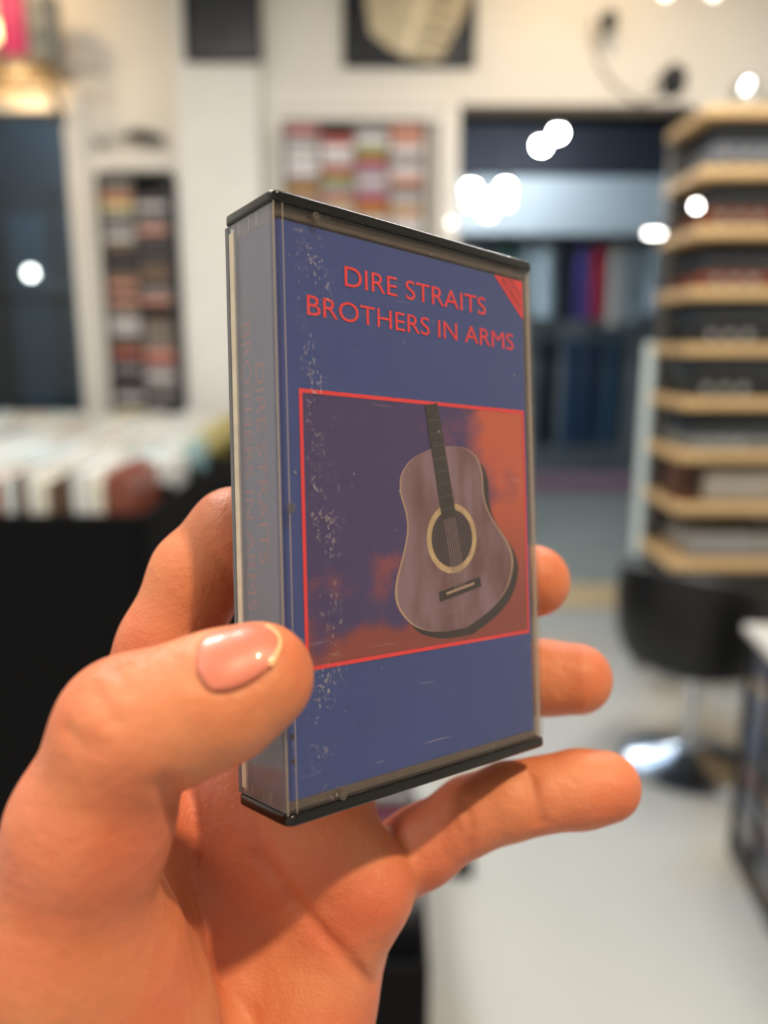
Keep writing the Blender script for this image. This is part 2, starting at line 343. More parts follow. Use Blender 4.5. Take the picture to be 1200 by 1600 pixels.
# framed pictures
def picture(px0, px1, py1, Y, label, name='framed_picture'):
    a = at(px0, py1, Y); b_ = at(px1, py1, Y); h = .78
    t = thing(name, label, 'picture', (a[0], Y, a[2])); W_ = b_[0]-a[0]
    for q in ((0, W_, 0, .02), (0, W_, h-.02, h), (0, .02, .02, h-.02), (W_-.02, W_, .02, h-.02)):
        MB().box(q[0], q[1], -.03, 0, q[2], q[3], .003).build('frame_bar', m_black, t)
    MB().box(.02, W_-.02, -.012, -.002, .02, h-.02).build('sheet', mat('poster_navy', '0b121c', .35, var=.2, scale=5), t)
    return t, W_
t, W_ = picture(291, 411, 98, WY-.112, 'plain blackish framed picture at the top of the white pillar')
MB().prism([(.12, .08), (.2, .1), (.24, .2), (.2, .28), (.13, .2)], -.014, -.012).build('faint_print', mat('faint_print', '23262b', .5), t)
t, W_ = picture(537, 741, 106, WY-.002, 'framed picture of a cream ribbed object on black, above the doorway side')
cream = mat('print_cream', 'cbbd9f', .5, var=.2, scale=14)
MB().prism([(.14, .16), (.26, .075), (.36, .04), (.50, .02), (.60, .20), (.72, .5), (.70, .72), (.20, .72), (.1, .42)], -.016, -.012).build('cream_shape', cream, t)
for k in range(9):
    u = k/8; a = (.36+.02*u+.03, .08+.07*k); MB().prism([(a[0]+.06*u+.02, a[1]), (a[0]+.16+.05*u, a[1]-.035), (a[0]+.17+.05*u, a[1]-.02), (a[0]+.06*u+.03, a[1]+.015)], -.018, -.016).build('dark_rib', mat('print_taupe', '7f7361', .5), t)
MB().prism([(.3, .07), (.34, .05), (.52, .55), (.48, .57)], -.019, -.016).build('pale_ridge', mat('print_ivory', 'efe3c6', .5), t)
MB().prism([(.08, .42), (.12, .34), (.2, .38), (.2, .6), (.1, .6)], -.019, -.016).build('ochre_patch', mat('print_ochre', '9a8a34', .5), t)

# small wall lamps, cable
def wall_lamp(px, py, label):
    p = at(px, py, WY-.06); t = thing('wall_spotlight', label, 'lamp', tuple(p))
    MB().tube([(-.1, 0, .012), (-.05, 0, .02), (.03, -.01, .012), (.1, -.012, -.004), (.125, -.012, -.01)], [.008, .026, .03, .02, .008], 14).build('head', m_black, t, True)
    MB().tube([(-.24, .0, -.012), (-.1, .0, .008)], .008, 8).build('arm', mat('arm_grey', '9b958b', .4), t, True)
    MB().tube([(-.24, .06, -.012), (-.24, -.01, -.012)], .022, 14).build('mount', MATS['arm_grey'], t, True)
wall_lamp(222, 217, 'black spotlight on a thin grey arm beside the left window')
def clamp_lamp(px, py, Y, label, s):
    p = at(px, py, Y); t = thing('clamp_spotlight', label, 'lamp', tuple(p))
    MB().lathe([(.03*s, -.05*s), (.05*s, -.03*s), (.055*s, .04*s), (.02*s, .07*s)], 14).build('head', m_black, t, True)
    MB().tube([(0, 0, .06*s), (.02, .05, .09*s), (.01, WY-Y, .08*s)], .008, 8).build('bracket', m_black, t, True)
clamp_lamp(951, 36, WY-.12, 'small black spotlight high on the beige wall', .8)
clamp_lamp(1052, 130, WY-.35, 'black clamp spotlight beside the top of the shelf unit', 1.15)
pts = [at(a, b_, WY-.012) for a, b_ in ((926, 30), (925, 62), (936, 100), (960, 135), (1000, 160), (1048, 140))]
tag(MB().tube(pts, .006, 6).build('lamp_cable', mat('cable_grey', '8d8375', .6), None, True), 'thin grey cable looping down the wall between two black spotlights', 'cable')
for k, (px, lb) in enumerate(((1040, 'left small ceiling bulb at the upper edge above the shelf unit'), (1115, 'right small ceiling bulb at the upper edge above the shelf unit'))):
    p = at(px, -12, 3.9); t = thing('ceiling_bulb', lb, 'lamp', tuple(p), 0, 'small ceiling bulbs')
    MB().ball((0, 0, 0), .022).build('bulb', mat('bulb_small', 'fff3e2', .4, var=0, emit=5), t, True)
    MB().tube([(0, 0, .015), (0, 0, CEIL-p[2])], .012, 8).build('stem', m_black, t)

# shelf with oddments, upper left
p0 = at(-60, 96, 4.35); p1 = at(84, 88, 4.35); zsh = p0[2]
t = thing('wall_shelf', 'grey wall shelf with a thin side arm at the upper left', 'shelf', (p0[0], WY, zsh))
MB().box(0, p1[0]-p0[0], -.34, 0, -.03, 0, .004).build('board', mat('shelf_taupe', '8d8070', .6), t)
pa = at(160, 104, 4.35)
MB().tube([(p1[0]-p0[0]-.02, -.25, -.01), (pa[0]-p0[0], -.25, -.045)], .014, 8).build('side_arm', mat('arm_steel', 'a9a59c', .4), t, True)
MB().tube([(p1[0]-p0[0]-.06, -.02, -.22), (p1[0]-p0[0]-.04, -.3, -.02)], .014, 8).build('bracket', m_black, t, True)
a = at(4, 85, 4.3); b_ = at(46, 85, 4.3)
t = thing('pink_box', 'bright pink upright box on the upper left wall shelf', 'box', (a[0], 4.3, zsh))
MB().box(0, b_[0]-a[0], -.03, .1, 0, .27, .01).build('body', mat('pink_card', 'c22a6a', .5), t)
MB().box(-.003, b_[0]-a[0]+.003, -.033, .103, .27, .285, .004).build('lid', mat('pink_lid', 'a82058', .5), t)
a = at(50, 85, 4.3); b_ = at(86, 85, 4.3)
t = thing('grey_speaker', 'small grey speaker box beside the pink box', 'speaker', (a[0], 4.3, zsh))
MB().box(0, b_[0]-a[0], -.04, .12, 0, .3, .01).build('cabinet', mat('speaker_grey', '8a8c8a', .5), t)
for q in (.09, .21): MB().tube([(.065, -.05, q), (.065, -.038, q)], .045 if q < .1 else .03, 16).build('driver', mat('driver_grey', '6d6f6f', .6), t, True)
a = at(-40, 140, 4.3); b_ = at(76, 140, 4.3)
t = thing('wire_basket', 'warm lit wire basket hanging under the upper left shelf', 'basket', (a[0], 4.3, a[2]))
W_ = b_[0]-a[0]; H_ = zsh-.03-a[2]
for k in range(11): MB().tube([(k*W_/10, 0, H_), (k*W_/10, 0, 0), (k*W_/10, .2, 0)], .005, 6).build('wire', mat('wire_brass', 'c9a25e', .35, .6), t)
for q in (0, .5, 1): MB().tube([(0, 0, H_*q), (W_, 0, H_*q)], .006, 6).build('rim_wire', MATS['wire_brass'], t)
l = bpy.data.lights.new('basket_lamp', 'POINT'); l.energy = 1.6; l.color = WARM2; l.shadow_soft_size = .03
o = bpy.data.objects.new('basket_lamp', l); COL.objects.link(o); o.location = (a[0]+W_*.45, 4.45, a[2]+H_*.5)
p = at(4, 50, 4.45); t = thing('globe_bulb', 'warm glowing globe bulb left of the pink box', 'lamp', (p[0]-.03, 4.45, p[2]))
MB().ball((0, 0, 0), .05).build('globe', mat('globe_warm', 'ffdf9a', .4, var=0, emit=5), t, True)
MB().lathe([(.02, -.05), (.025, -.1), (.03, -(p[2]-zsh))], 12).build('socket', m_black, t, True)

# ------------------------------------------------------------------ record bin on the left
BX0, BX1, BY0, BY1, BZ = -2.5, -.66, 2.12, 4.32, 1.045
t = thing('record_bin', 'long black record bin filled with rows of sleeves at the left', 'record bin', (BX0, BY0, 0))
bw, bd = BX1-BX0, BY1-BY0
m_bin = mat('bin_black', '07080c', .8, var=.1, scale=6); m_bin.node_tree.nodes['Principled BSDF'].inputs['Specular IOR Level'].default_value = .15
MB().box(0, bw, -.02, 0, .08, BZ, .006).build('front_panel', m_bin, t); MB().box(bw, bw+.02, -.02, bd, .08, BZ, .006).build('side_panel', m_bin, t)
MB().box(-.02, 0, -.02, bd, .08, BZ, .006).build('side_panel', m_bin, t); MB().box(-.02, bw+.02, bd, bd+.02, .08, BZ, .006).build('back_panel', m_bin, t)
MB().box(0, bw, 0, bd, BZ-.26, BZ-.24).build('bottom_panel', m_bin, t)
for x_ in (.04, bw-.04):
    for y_ in (.04, bd-.04): MB().box(x_-.03, x_+.03, y_-.03, y_+.03, 0, .1, .004).build('foot', m_bin, t)
SLV = {'e6e6e2': 'white', 'd9dedf': 'pale grey', 'dfe9ea': 'icy white', 'e9e3d2': 'cream', '9cc3c8': 'pale teal', '5d4636': 'brown', '8a4a3a': 'rust', 'c9b8a6': 'beige', 'b9a94a': 'mustard', 'b4b0ac': 'grey'}
slm = {}
def sleeve(col, loc, th, label, group, rx=0, rz=0):
    if (col, th) not in slm:
        mb = MB(); mb.box(0, th, 0, .315, 0, .315, .002); mb.box(th*.35, th*.65, .004, .311, .3, .3165)
        ob = mb.build('record_sleeve', mat('sleeve_'+col, col, .35, var=.1, scale=18, coat=.25)); slm[(col, th)] = ob.data
    else:
        ob = bpy.data.objects.new('record_sleeve', slm[(col, th)]); COL.objects.link(ob)
    ob.location = loc; ob.rotation_euler = (rx, 0, rz)
    return tag(ob, label, 'record', group)
for row in range(6):
    y = BY0+.02+row*.355; x = BX1-.035
    xmin = max(BX0+.05, -.5*(y+.35)-.13)
    rname = ('front', 'second', 'third', 'fourth', 'fifth', 'rearmost')[row]
    MB().box(0, bw, y+.325-BY0, y+.333-BY0, BZ-.24, BZ+.02).build('row_divider', m_bin, t)
    kk = -1
    while x > xmin:
        th = .026; kk += 1
        pal = ['e6e6e2']*5+['d9dedf', 'dfe9ea', 'dfe9ea', 'e9e3d2', 'e9e3d2', '9cc3c8', 'b4b0ac', 'c9b8a6'] if row else ['e6e6e2', 'e6e6e2', 'd9dedf', 'dfe9ea', 'e9e3d2', '9cc3c8', '5d4636', '8a4a3a', '5d4636', 'c9b8a6', 'e6e6e2']
        col = random.choice(pal)
        if row > 2 and x > BX1-.1: col = 'b9a94a'
        x -= th+random.uniform(.003, .009)
        sleeve(col, (x, y, BZ-.24), th, f'{SLV[col]} record sleeve, {ORD[kk]} from the right in the {rname} row of the bin', f'sleeves in the {rname} row of the bin', 0, random.uniform(-.012, .012)).location.z += random.uniform(0, .035)
# small white tray beyond the bin
p = at(345, 745, 3.7)
t = thing('low_crate', 'low black crate of white sleeves behind the record bin', 'crate', (-.6, 3.55, 0))
MB().box(0, .36, 0, .42, .0, .03).build('bottom_panel', m_bin, t)
for q in ((0, .36, 0, .015), (0, .36, .405, .42), (0, .015, .015, .405), (.345, .36, .015, .405)): MB().box(q[0], q[1], q[2], q[3], 0, .86, .004).build('wall_panel', m_bin, t)
MB().box(.015, .345, .015, .405, .58, .6).build('shelf_panel', m_bin, t)
for k in range(8): sleeve('e6e6e2', (-.575+k*.037, 3.6, .605), .026, f'white record sleeve, {ORD[k]} from the left in the low crate behind the bin', 'white sleeves in the low crate', 0, 0)

# ------------------------------------------------------------------ shelf unit with players, right
SY, SD = 3.15, .42; sx0 = at(1074, 550, SY)[0]; sx1 = 2.3
ys = (172, 268, 362, 458, 547, 632, 715, 797, 885)
zs = [at(1100, q, SY)[2] for q in ys]
t = thing('shelf_unit', 'tall pale wood shelf unit carrying record players on the right', 'shelf', (sx0, SY, 0))
m_ply = mat('pale_ply', 'd9b684', .45, var=.08, scale=9)
for z_ in zs: MB().box(0, sx1-sx0, 0, SD, z_-.02, z_+.02, .006).build('shelf_board', m_ply, t)
MB().box(0.01, .05, SD-.05, SD, 0, zs[0], .004).build('post', mat('post_grey', '6c6a66', .4, .5), t)
MB().box(sx1-sx0-.05, sx1-sx0-.01, SD-.05, SD, 0, zs[0], .004).build('post', MATS['post_grey'], t)
MB().box(sx1-sx0-.05, sx1-sx0-.01, .03, .08, 0, zs[0], .004).build('post', MATS['post_grey'], t)
MB().box(0.05, sx1-sx0-.05, SD-.012, SD, .1, zs[0]).build('back_panel', mat('unit_back', '47464a', .6), t)
m_cover = clear_mat('smoky_cover', 'b9c0c8', .06, 'aab2bd', .12)
m_chrome = mat('chrome', 'd8dadd', .24, 1, var=.02)
def player(i, col, label, cover=True, x=.02, w_=.46, h_=.085, deckcol='2a2a2e', silver=False):
    z = zs[i]+.02; r_ = thing('record_player', label, 'record player', (sx0+x+.03, SY+.04, z), 0, 'players on the pale wood shelves')
    m = mat('player_'+col, col, .35, var=.1, scale=10, coat=.3)
    MB().box(0, w_, 0, .33, .012, h_, .006).build('plinth', m, r_, True)
    for a_ in (.05, w_-.05):
        for b__ in (.05, .28): MB().lathe([(.02, 0), (.022, .006), (.018, .013)], 12, (a_, b__, 0)).build('foot', m_black, r_, True)
    MB().lathe([(.145, h_), (.147, h_+.012), (.14, h_+.016), (.004, h_+.017)], 32, (.18, .17, 0)).build('platter', m_chrome if silver else mat('platter_dark', '26272b', .3, coat=.3), r_, True)
    MB().tube([(w_-.06, .27, h_+.005), (w_-.06, .27, h_+.035), (w_-.07, .1, h_+.03), (w_-.13, .06, h_+.025)], .006, 8).build('tonearm', m_chrome, r_, True)
    for k in range(3): MB().tube([(.05+.07*k, -.012, h_*.5), (.05+.07*k, .003, h_*.5)], .017, 14).build('knob', m_chrome, r_, True)
    if cover:
        mb = MB(); c = h_+.07
        mb.box(0, w_, 0, .004, h_+.002, c); mb.box(0, w_, .326, .33, h_+.002, c); mb.box(0, .004, .004, .326, h_+.002, c); mb.box(w_-.004, w_, .004, .326, h_+.002, c); mb.box(0, w_, 0, .33, c, c+.004)
        mb.build('dust_cover', m_cover, r_)
player(1, '6b6f78', 'slate grey record player with clear cover, second shelf down')
player(2, '6e3a20', 'brown wood record player with clear cover, third shelf down', h_=.07)
player(3, '7a3b26', 'reddish wood record player with clear cover, fourth shelf down', h_=.06)
player(4, '17181c', 'black record player with clear cover, fifth shelf down', h_=.07)
player(5, '0e1014', 'glossy black record player with clear cover, sixth shelf down', h_=.08)
player(6, '8c8d8c', 'silver grey record player with chrome platter, seventh shelf down', h_=.055, silver=True)
player(7, 'b5ada0', 'beige record player on the eighth shelf down', False, x=.1, h_=.13)
player(8, '9b9a99', 'pale grey record player on the lowest visible shelf', False, x=.06, h_=.1, silver=True)
a = thing('silver_dome', 'silver domed gadget on top of the shelf unit', 'gadget', (sx0+.2, SY+.15, zs[0]+.02))
MB().lathe([(.09, 0), (.09, .03), (.06, .05), (.05, .07)], 20).build('base', mat('dome_base', '9a9890', .3, .6), a, True)
MB().lathe([(.055, .07), (.05, .1), (.03, .125), (.003, .135)], 20).build('dome', m_chrome, a, True)
a = thing('amplifier', 'flat silver amplifier on top of the shelf unit', 'amplifier', (sx0+.34, SY+.05, zs[0]+.02))
MB().box(0, .5, 0, .3, .01, .1, .006).build('case_body', mat('amp_silver', 'a9a69c', .35, .5), a, True)
for k in range(4): MB().tube([(.06+.1*k, -.02, .055), (.06+.1*k, .004, .055)], .022, 14).build('knob', m_chrome, a, True)
a = thing('wooden_speaker', 'small brown speaker at the left of the eighth shelf', 'speaker', (sx0+.03, SY+.05, zs[7]+.02))
MB().box(0, .075, 0, .2, 0, .15, .004).build('cabinet', mat('speaker_brown', '5a3422', .5), a, True)
MB().tube([(.037, -.006, .09), (.037, .002, .09)], .028, 14).build('driver', m_black, a, True)
# pale blue end panel fixed to the unit
p0 = at(1003, 865, SY+SD+.03); p1 = at(1003, 536, SY+SD+.03)
MB().box(p0[0]-.05-sx0, p0[0]+.075-sx0, SD+.0, SD+.04, p0[2], p1[2], .006).build('end_panel', mat('board_blue', 'e2f2fa', .35), t)
MB().box(p0[0]+.02-sx0, .08, SD-.02, SD+.02, p0[2]+.3, p0[2]+.34, .003).build('panel_bracket', MATS['post_grey'], t)

# glowing stand-ins added for metal glints beside the unit and the door frame
m_glint = mat('glint_white', 'fffaf2', .4, var=0, emit=26)
p = at(1030, 365, 3.9); a = thing('glint_strip', 'short glowing strip added for a bright glint left of the shelf unit', 'lamp', tuple(p))
MB().tube([(-.06, 0, 0), (.06, 0, 0)], .009, 10).build('tube', mat('strip_glint', 'fffaf2', .4, var=0, emit=14), a, True)
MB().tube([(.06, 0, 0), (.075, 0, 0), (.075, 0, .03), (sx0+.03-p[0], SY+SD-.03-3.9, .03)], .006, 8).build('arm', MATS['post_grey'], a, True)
for px, py, Y, lb, em in ((1088, 322, SY-.012, 'small round glowing ball added for a glint on the third shelf edge', .012), (705, 348, WY-.05, 'small round glowing ball added for a glint on the door frame', .010)):
    p = at(px, py, Y); a = thing('glint_dot', lb, 'lamp', tuple(p))
    MB().ball((0, 0, 0), em).build('lens', m_glint if px > 1000 else mat('glint_dim', 'f4f2ea', .4, var=0, emit=9), a, True)
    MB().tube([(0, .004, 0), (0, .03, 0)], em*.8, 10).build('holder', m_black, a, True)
# ------------------------------------------------------------------ swivel stool
c = at(1066, 1150, 2.72); SXc = c[0]; SYc = 2.66
t = thing('swivel_chair', 'black swivel tub chair on a round chrome base', 'chair', (SXc, SYc, 0))
MB().lathe([(.23, 0), (.235, .012), (.2, .028), (.1, .045), (.04, .07), (.035, .1)], 40).build('base', mat('chrome_base', 'b9c4d2', .2, 1, var=.02), t, True)
MB().lathe([(.028, .09), (.028, .38)], 20).build('column', m_chrome, t, True)
MB().lathe([(.06, .36), (.2, .4), (.25, .44), (.25, .49), (.2, .505), (.01, .5)], 36).build('seat', mat('black_leather', '0b0c10', .45, var=.1), t, True)
n = 26; V = []; Fc = []
for i in range(n+1):
    a_ = math.radians(100+i*250/n); hgt = .10+.17*max(0, math.sin(math.pi*i/n))**.7
    for (r_, z_) in ((.25, .43), (.275, .5), (.285, .5+hgt*.6), (.275, .5+hgt), (.255, .51+hgt), (.24, .5+hgt), (.245, .5), (.235, .46)):
        V.append((r_*math.cos(a_), r_*math.sin(a_), z_))
for i in range(n):
    for j in range(8): Fc.append((i*8+j, i*8+(j+1) % 8, (i+1)*8+(j+1) % 8, (i+1)*8+j))
Fc += [tuple(range(8)), tuple(n*8+j for j in range(8))]
MB().add(V, Fc).build('backrest', MATS['black_leather'], t, True)

# ------------------------------------------------------------------ disc rack, lower right
rx, ry = at(1192, 1380, 1.86)[0], 1.80
t = thing('disc_rack', 'black floor rack of disc cases at the lower right', 'rack', (rx, ry, 0), math.radians(-6))
H_ = .69; Dp = .34
MB().box(0, .4, -.02, 0, 0, H_, .004).build('side_panel', m_gloss, t); MB().box(0, .4, Dp, Dp+.02, 0, H_, .004).build('side_panel', m_gloss, t)
MB().box(-.012, .42, -.03, Dp+.03, H_, H_+.025, .006).build('top_panel', mat('rack_top', 'c9c8c4', .35), t)
MB().box(.16, .4, 0, Dp, 0, H_).build('back_panel', m_gloss, t); MB().box(0, .16, 0, Dp, 0, .05).build('bottom_panel', m_gloss, t)
MB().box(0, .16, Dp/2-.005, Dp/2+.005, .05, H_).build('divider', m_gloss, t)
CDC = {'5b5d66': 'grey', '8a8480': 'pale grey', '3b4668': 'navy', '6d4a48': 'maroon', '9a8468': 'tan', '2a2b31': 'black', '76808c': 'steel blue'}
cdm = {}
R_ = Matrix.Rotation(math.radians(-6), 4, 'Z')
for col_ in range(2):
    for k in range(20):
        c_ = random.choice(list(CDC)); nm = CDC[c_]
        if c_ not in cdm:
            mb = MB(); mb.box(0, .13, 0, .142, 0, .027, .002); mb.box(-.0015, .001, .006, .136, .005, .022)
            o = mb.build('disc_case', mat('disc_'+c_, c_, .25, var=.1, coat=.4)); cdm[c_] = o.data
        else: o = bpy.data.objects.new('disc_case', cdm[c_]); COL.objects.link(o)
        o.location = Vector((rx, ry, 0))+R_@Vector((.012+random.uniform(-.004, .004), .012+col_*.172, .052+k*.031)); o.rotation_euler = (0, 0, math.radians(-6))
        side = ('nearer', 'farther')[col_]
        tag(o, f'{nm} disc case, {ORD[k]} from the bottom in the {side} column of the floor rack', 'disc case', f'disc cases in the {side} column')

# ------------------------------------------------------------------ low crate of sleeves on the floor, beside the wrist
cx0 = at(560, 1500, 1.7)[0]-.32; cx1 = at(655, 1420, 1.8)[0]
t = thing('floor_crate', 'dark low crate of record sleeves on the floor behind the wrist', 'crate', (cx0, 1.35, 0))
cw_ = cx1-cx0
for q in ((0, cw_, 0, .015), (0, cw_, .62, .635), (0, .015, .015, .62), (cw_-.015, cw_, .015, .62)): MB().box(q[0], q[1], q[2], q[3], .03, .3, .004).build('wall_panel', m_bin, t)
MB().box(0, cw_, 0, .635, .03, .045).build('bottom_panel', m_bin, t)
for q in (.03, cw_-.03):
    for y_ in (.03, .605): MB().box(q-.025, q+.025, y_-.025, y_+.025, 0, .04, .003).build('foot', m_bin, t)
FC = {'17191f': 'black', '7a2a48': 'magenta', '9a979a': 'grey', '2a3040': 'navy', 'c4c2c0': 'white'}; fcm = {}
for k in range(13):
    c_ = ('17191f', '9a979a', '2a3040', '17191f', '7a2a48', 'c4c2c0', '17191f', '2a3040', '7a2a48', '17191f', '9a979a', '17191f', '2a3040')[k]
    if c_ not in fcm:
        mb = MB(); mb.box(.0, .315, 0, .02, 0, .315, .002); mb.box(.02, .295, -.0015, 0, .02, .295)
        o = mb.build('record_sleeve', mat('floor_sleeve_'+c_, c_, .35, var=.15, scale=14, coat=.3)); fcm[c_] = o.data
    else: o = bpy.data.objects.new('record_sleeve', fcm[c_]); COL.objects.link(o)
    o.location = (cx1-.335, 1.4+k*.043, .046); o.rotation_euler = (math.radians(-6), 0, 0)
    tag(o, f'{FC[c_]} record sleeve, {ORD[k]} from the front in the low crate on the floor', 'record', 'sleeves in the floor crate')
p = at(720, 1342, 2.05)
t = thing('door_wedge', 'small black wedge lying on the pale floor beside the little finger', 'wedge', (p[0], 2.05, 0))
MB().prism([(-.04, 0), (.03, 0), (.03, .05), (.015, .055), (-.04, .02)], -.03, .03).build('wedge_body', m_black, t)
MB().box(.012, .03, -.028, .028, .052, .06, .002).build('grip', m_gloss, t)

# ------------------------------------------------------------------ the cassette case (built upright in mm, then held at its pose)
CW, CH, CDp = 69.0, 109.0, 17.0
CR = np.array([[0.76317001, -0.02520731, -0.64570592], [0.01581106, 0.99966813, -0.02033809], [0.64600429, 0.00531213, 0.76331529]])
CT = np.array([3.2407, 1.0977, 164.337])
def cvec(v): return v[0]*RIGHT+v[1]*UP+v[2]*FWD
ex, eu, ed = cvec(CR[:, 0]), cvec(CR[:, 1]), cvec(CR[:, 2])
org = camw(CT)-.001*(CW/2*ex+CDp/2*ed+CH/2*eu)
case = thing('cassette_case', 'blue cassette in a clear plastic case held up by the hand', 'cassette', (0, 0, 0))
case.matrix_world = Matrix(((ex[0], ed[0], eu[0], org[0]), (ex[1], ed[1], eu[1], org[1]), (ex[2], ed[2], eu[2], org[2]), (0, 0, 0, 1)))
def cbox(x0, x1, d0, d1, u0, u1, bev=0): return (x0/1e3, x1/1e3, d0/1e3, d1/1e3, u0/1e3, u1/1e3, bev/1e3)
m_tray = mat('tray_black', '0d0c0b', .16, var=.2, scale=300)
m_lid = clear_mat('lid_plastic', 'f8f7f6', .02, 'b9b2b4', .05, fleck=1, ior=1.36)
m_rim = clear_mat('rim_plastic', 'c9bfb4', .22, 'a8988a', .12)  # brown tint and haze put the ledge reflections into the colour
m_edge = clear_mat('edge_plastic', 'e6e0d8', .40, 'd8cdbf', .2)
def capplate(u0, u1):
    r, n = 1.6, 5; poly = []
    for cx_, cy_, a0 in ((CW-r, r, -90), (CW-r, CDp-r, 0), (r, CDp-r, 90), (r, r, 180)):
        for k in range(n+1):
            a_ = math.radians(a0+90*k/n); poly.append((cx_+r*math.cos(a_), cy_+r*math.sin(a_)))
    mb = MB(); n = len(poly); V = []; e = .35
    cxm, cym = CW/2, CDp/2
    e = .6; ring = [(u0+e*(1-math.sin(q)), e*(1-math.cos(q))) for q in np.linspace(math.pi/2, 0, 5)]+[(u1-e*(1-math.sin(q)), e*(1-math.cos(q))) for q in np.linspace(0, math.pi/2, 5)]
    for (uu, s_) in ring:
        V += [((x-math.copysign(s_, x-cxm))/1e3, (y-math.copysign(s_, y-cym))/1e3, uu/1e3) for x, y in poly]
    Fc = [(i*n+j, i*n+(j+1) % n, (i+1)*n+(j+1) % n, (i+1)*n+j) for i in range(9) for j in range(n)]+[tuple(range(n))[::-1], tuple(9*n+j for j in range(n))]
    return mb.add(V, Fc)
capplate(CH-2.1, CH).build('top_plate', m_tray, case, True); capplate(0, 2.2).build('bottom_plate', m_tray, case, True)
MB().box(*cbox(2.0, 67.3, 3.2, 16.9, 2.2, CH-2.1, .4)).build('tray', m_tray, case)
lid = MB().box(*cbox(.25, CW-.3, .2, 1.2, 2.25, CH-2.15, .25)); lid.build('lid_front', m_lid, case)
MB().box(*cbox(.2, 1.0, 1.25, 15.6, 2.25, CH-2.15, .2)).build('lid_spine', clear_mat('spine_plastic', 'eeeeee', .27, 'a3a5b2', .10), case)  # grey-blue haze paints the room's reflection onto the clear spine
MB().box(*cbox(67.7, CW-.05, 1.3, 8.5, 2.25, CH-2.15, .3)).build('lid_edge', m_edge, case)
MB().box(*cbox(.15, .7, 13.7, 15.5, 3.4, CH-3.6, .25)).build('spine_refraction', mat('refraction_ivory', 'c9bda8', .35, var=.12, scale=250), case)  # added pale strip; white refraction at the spine edge put into its colour
MB().box(*cbox(.2, .8, 15.6, 16.9, 2.25, CH-2.15, .2)).build('hinge_edge', mat('hinge_grey', '5f5f66', .35), case)
for u0, u1 in ((CH-4.0, CH-2.2), (2.3, 3.9)): MB().box(*cbox(1.3, 66.5, 1.3, 2.0, u0, u1, .2)).build('lid_ledge', m_rim, case)
for u0, u1 in ((CH-4.6, CH-2.2), (2.3, 4.4)): MB().box(*cbox(1.05, 1.35, 1.3, 15.0, u0, u1, .1)).build('spine_ledge', m_rim, case)
for q in (6.5, 9.0, 12.6):
    for u0, u1 in ((CH-4.4, CH-2.2), (2.3, 4.2)): MB().box(*cbox(.9, 1.1, q, q+.7, u0, u1)).build('moulding_mark', m_edge, case)
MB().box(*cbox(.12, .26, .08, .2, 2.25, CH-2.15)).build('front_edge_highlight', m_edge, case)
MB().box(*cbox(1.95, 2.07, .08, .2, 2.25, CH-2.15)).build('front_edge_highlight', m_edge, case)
m_dim = clear_mat('dimple_plastic', 'd8d4d0', .12, 'a8a09c', .08)
for x_, u_ in ((2.3, 54.4), (9.2, 106.0), (12.0, 2.9)):
    s_ = MB(); s_.lathe([(1.0e-3, 0), (1.0e-3, .15e-3), (.75e-3, .28e-3), (.6e-3, .14e-3), (1e-5, .1e-3)], 20); s_.v = [(q[0]*.9, q[1]*.9, q[2]) for q in s_.v]
    s_.v = [(x_/1e3+a_, .0002-c_, u_/1e3+b__) for a_, b__, c_ in s_.v]; s_.build('hinge_dimple', m_dim, case, True)

def text_mb(body, x0, x1, y0, cap, to, th=.15, thin=0):
    """lettering laid flat: text box x0..x1 (mm), baseline y0, cap height; to(x, y, lift) -> case-local point in m"""
    c = bpy.data.curves.new('t', 'FONT'); c.body = body; c.offset = 0
    o = bpy.data.objects.new('t', c); COL.objects.link(o); bpy.context.view_layer.update()
    me = bpy.data.meshes.new_from_object(o.evaluated_get(bpy.context.evaluated_depsgraph_get()))
    co = np.array([v.co for v in me.vertices]); fc = [tuple(p.vertices) for p in me.polygons]
    bpy.data.objects.remove(o); bpy.data.curves.remove(c); bpy.data.meshes.remove(me)
    mnx, mxx = co[:, 0].min(), co[:, 0].max(); h = .729
    X = x0+(co[:, 0]-mnx)/(mxx-mnx)*(x1-x0); Y = y0+co[:, 1]/h*cap
    return MB().add([to(a_, b__, th) for a_, b__ in zip(X, Y)], fc)
DF = 1.75                                       # depth of the card front
def onfront(x, y, l): return (x/1e3, (DF-l)/1e3, y/1e3)
SXp = 1.55                                      # position of the card spine
def onspine(x, y, l): return ((SXp-l)/1e3, (9.0-y)/1e3, x/1e3)   # unused orientation helper
def card_mat(name, col, rough=.55): return mat(name, col, rough, var=.06, scale=900)
m_card = mat('card_blue', '2b4798', .5, var=.05, scale=60)
m_red = mat('print_red', 'f2323f', .5, var=.05, scale=700)
card = MB().box(*cbox(2.0, 66.9, DF, DF+.25, 3.6, CH-4.3)).build('inlay_card', m_card, case)
MB().box(*cbox(SXp, SXp+.3, DF, 15.4, 3.6, CH-4.6)).build('card_spine', m_card, card)
lr = lambda b_, *a: text_mb(b_, *a)
text_mb('DIRE STRAITS', 16.3, 54.5, 95.3, 3.95, onfront).build('title_lettering', m_red, card)
text_mb('BROTHERS IN ARMS', 7.7, 63.3, 88.75, 3.8, onfront).build('title_lettering', m_red, card)
def flat(poly, lift, m, name, parent=card):
    return MB().add([onfront(x, y, lift*3) for x, y in poly], [tuple(range(len(poly)))]).build(name, m, parent)
fx0, fx1, fy0, fy1, fw = 5.5, 66.2, 25.7, 75.5, .75
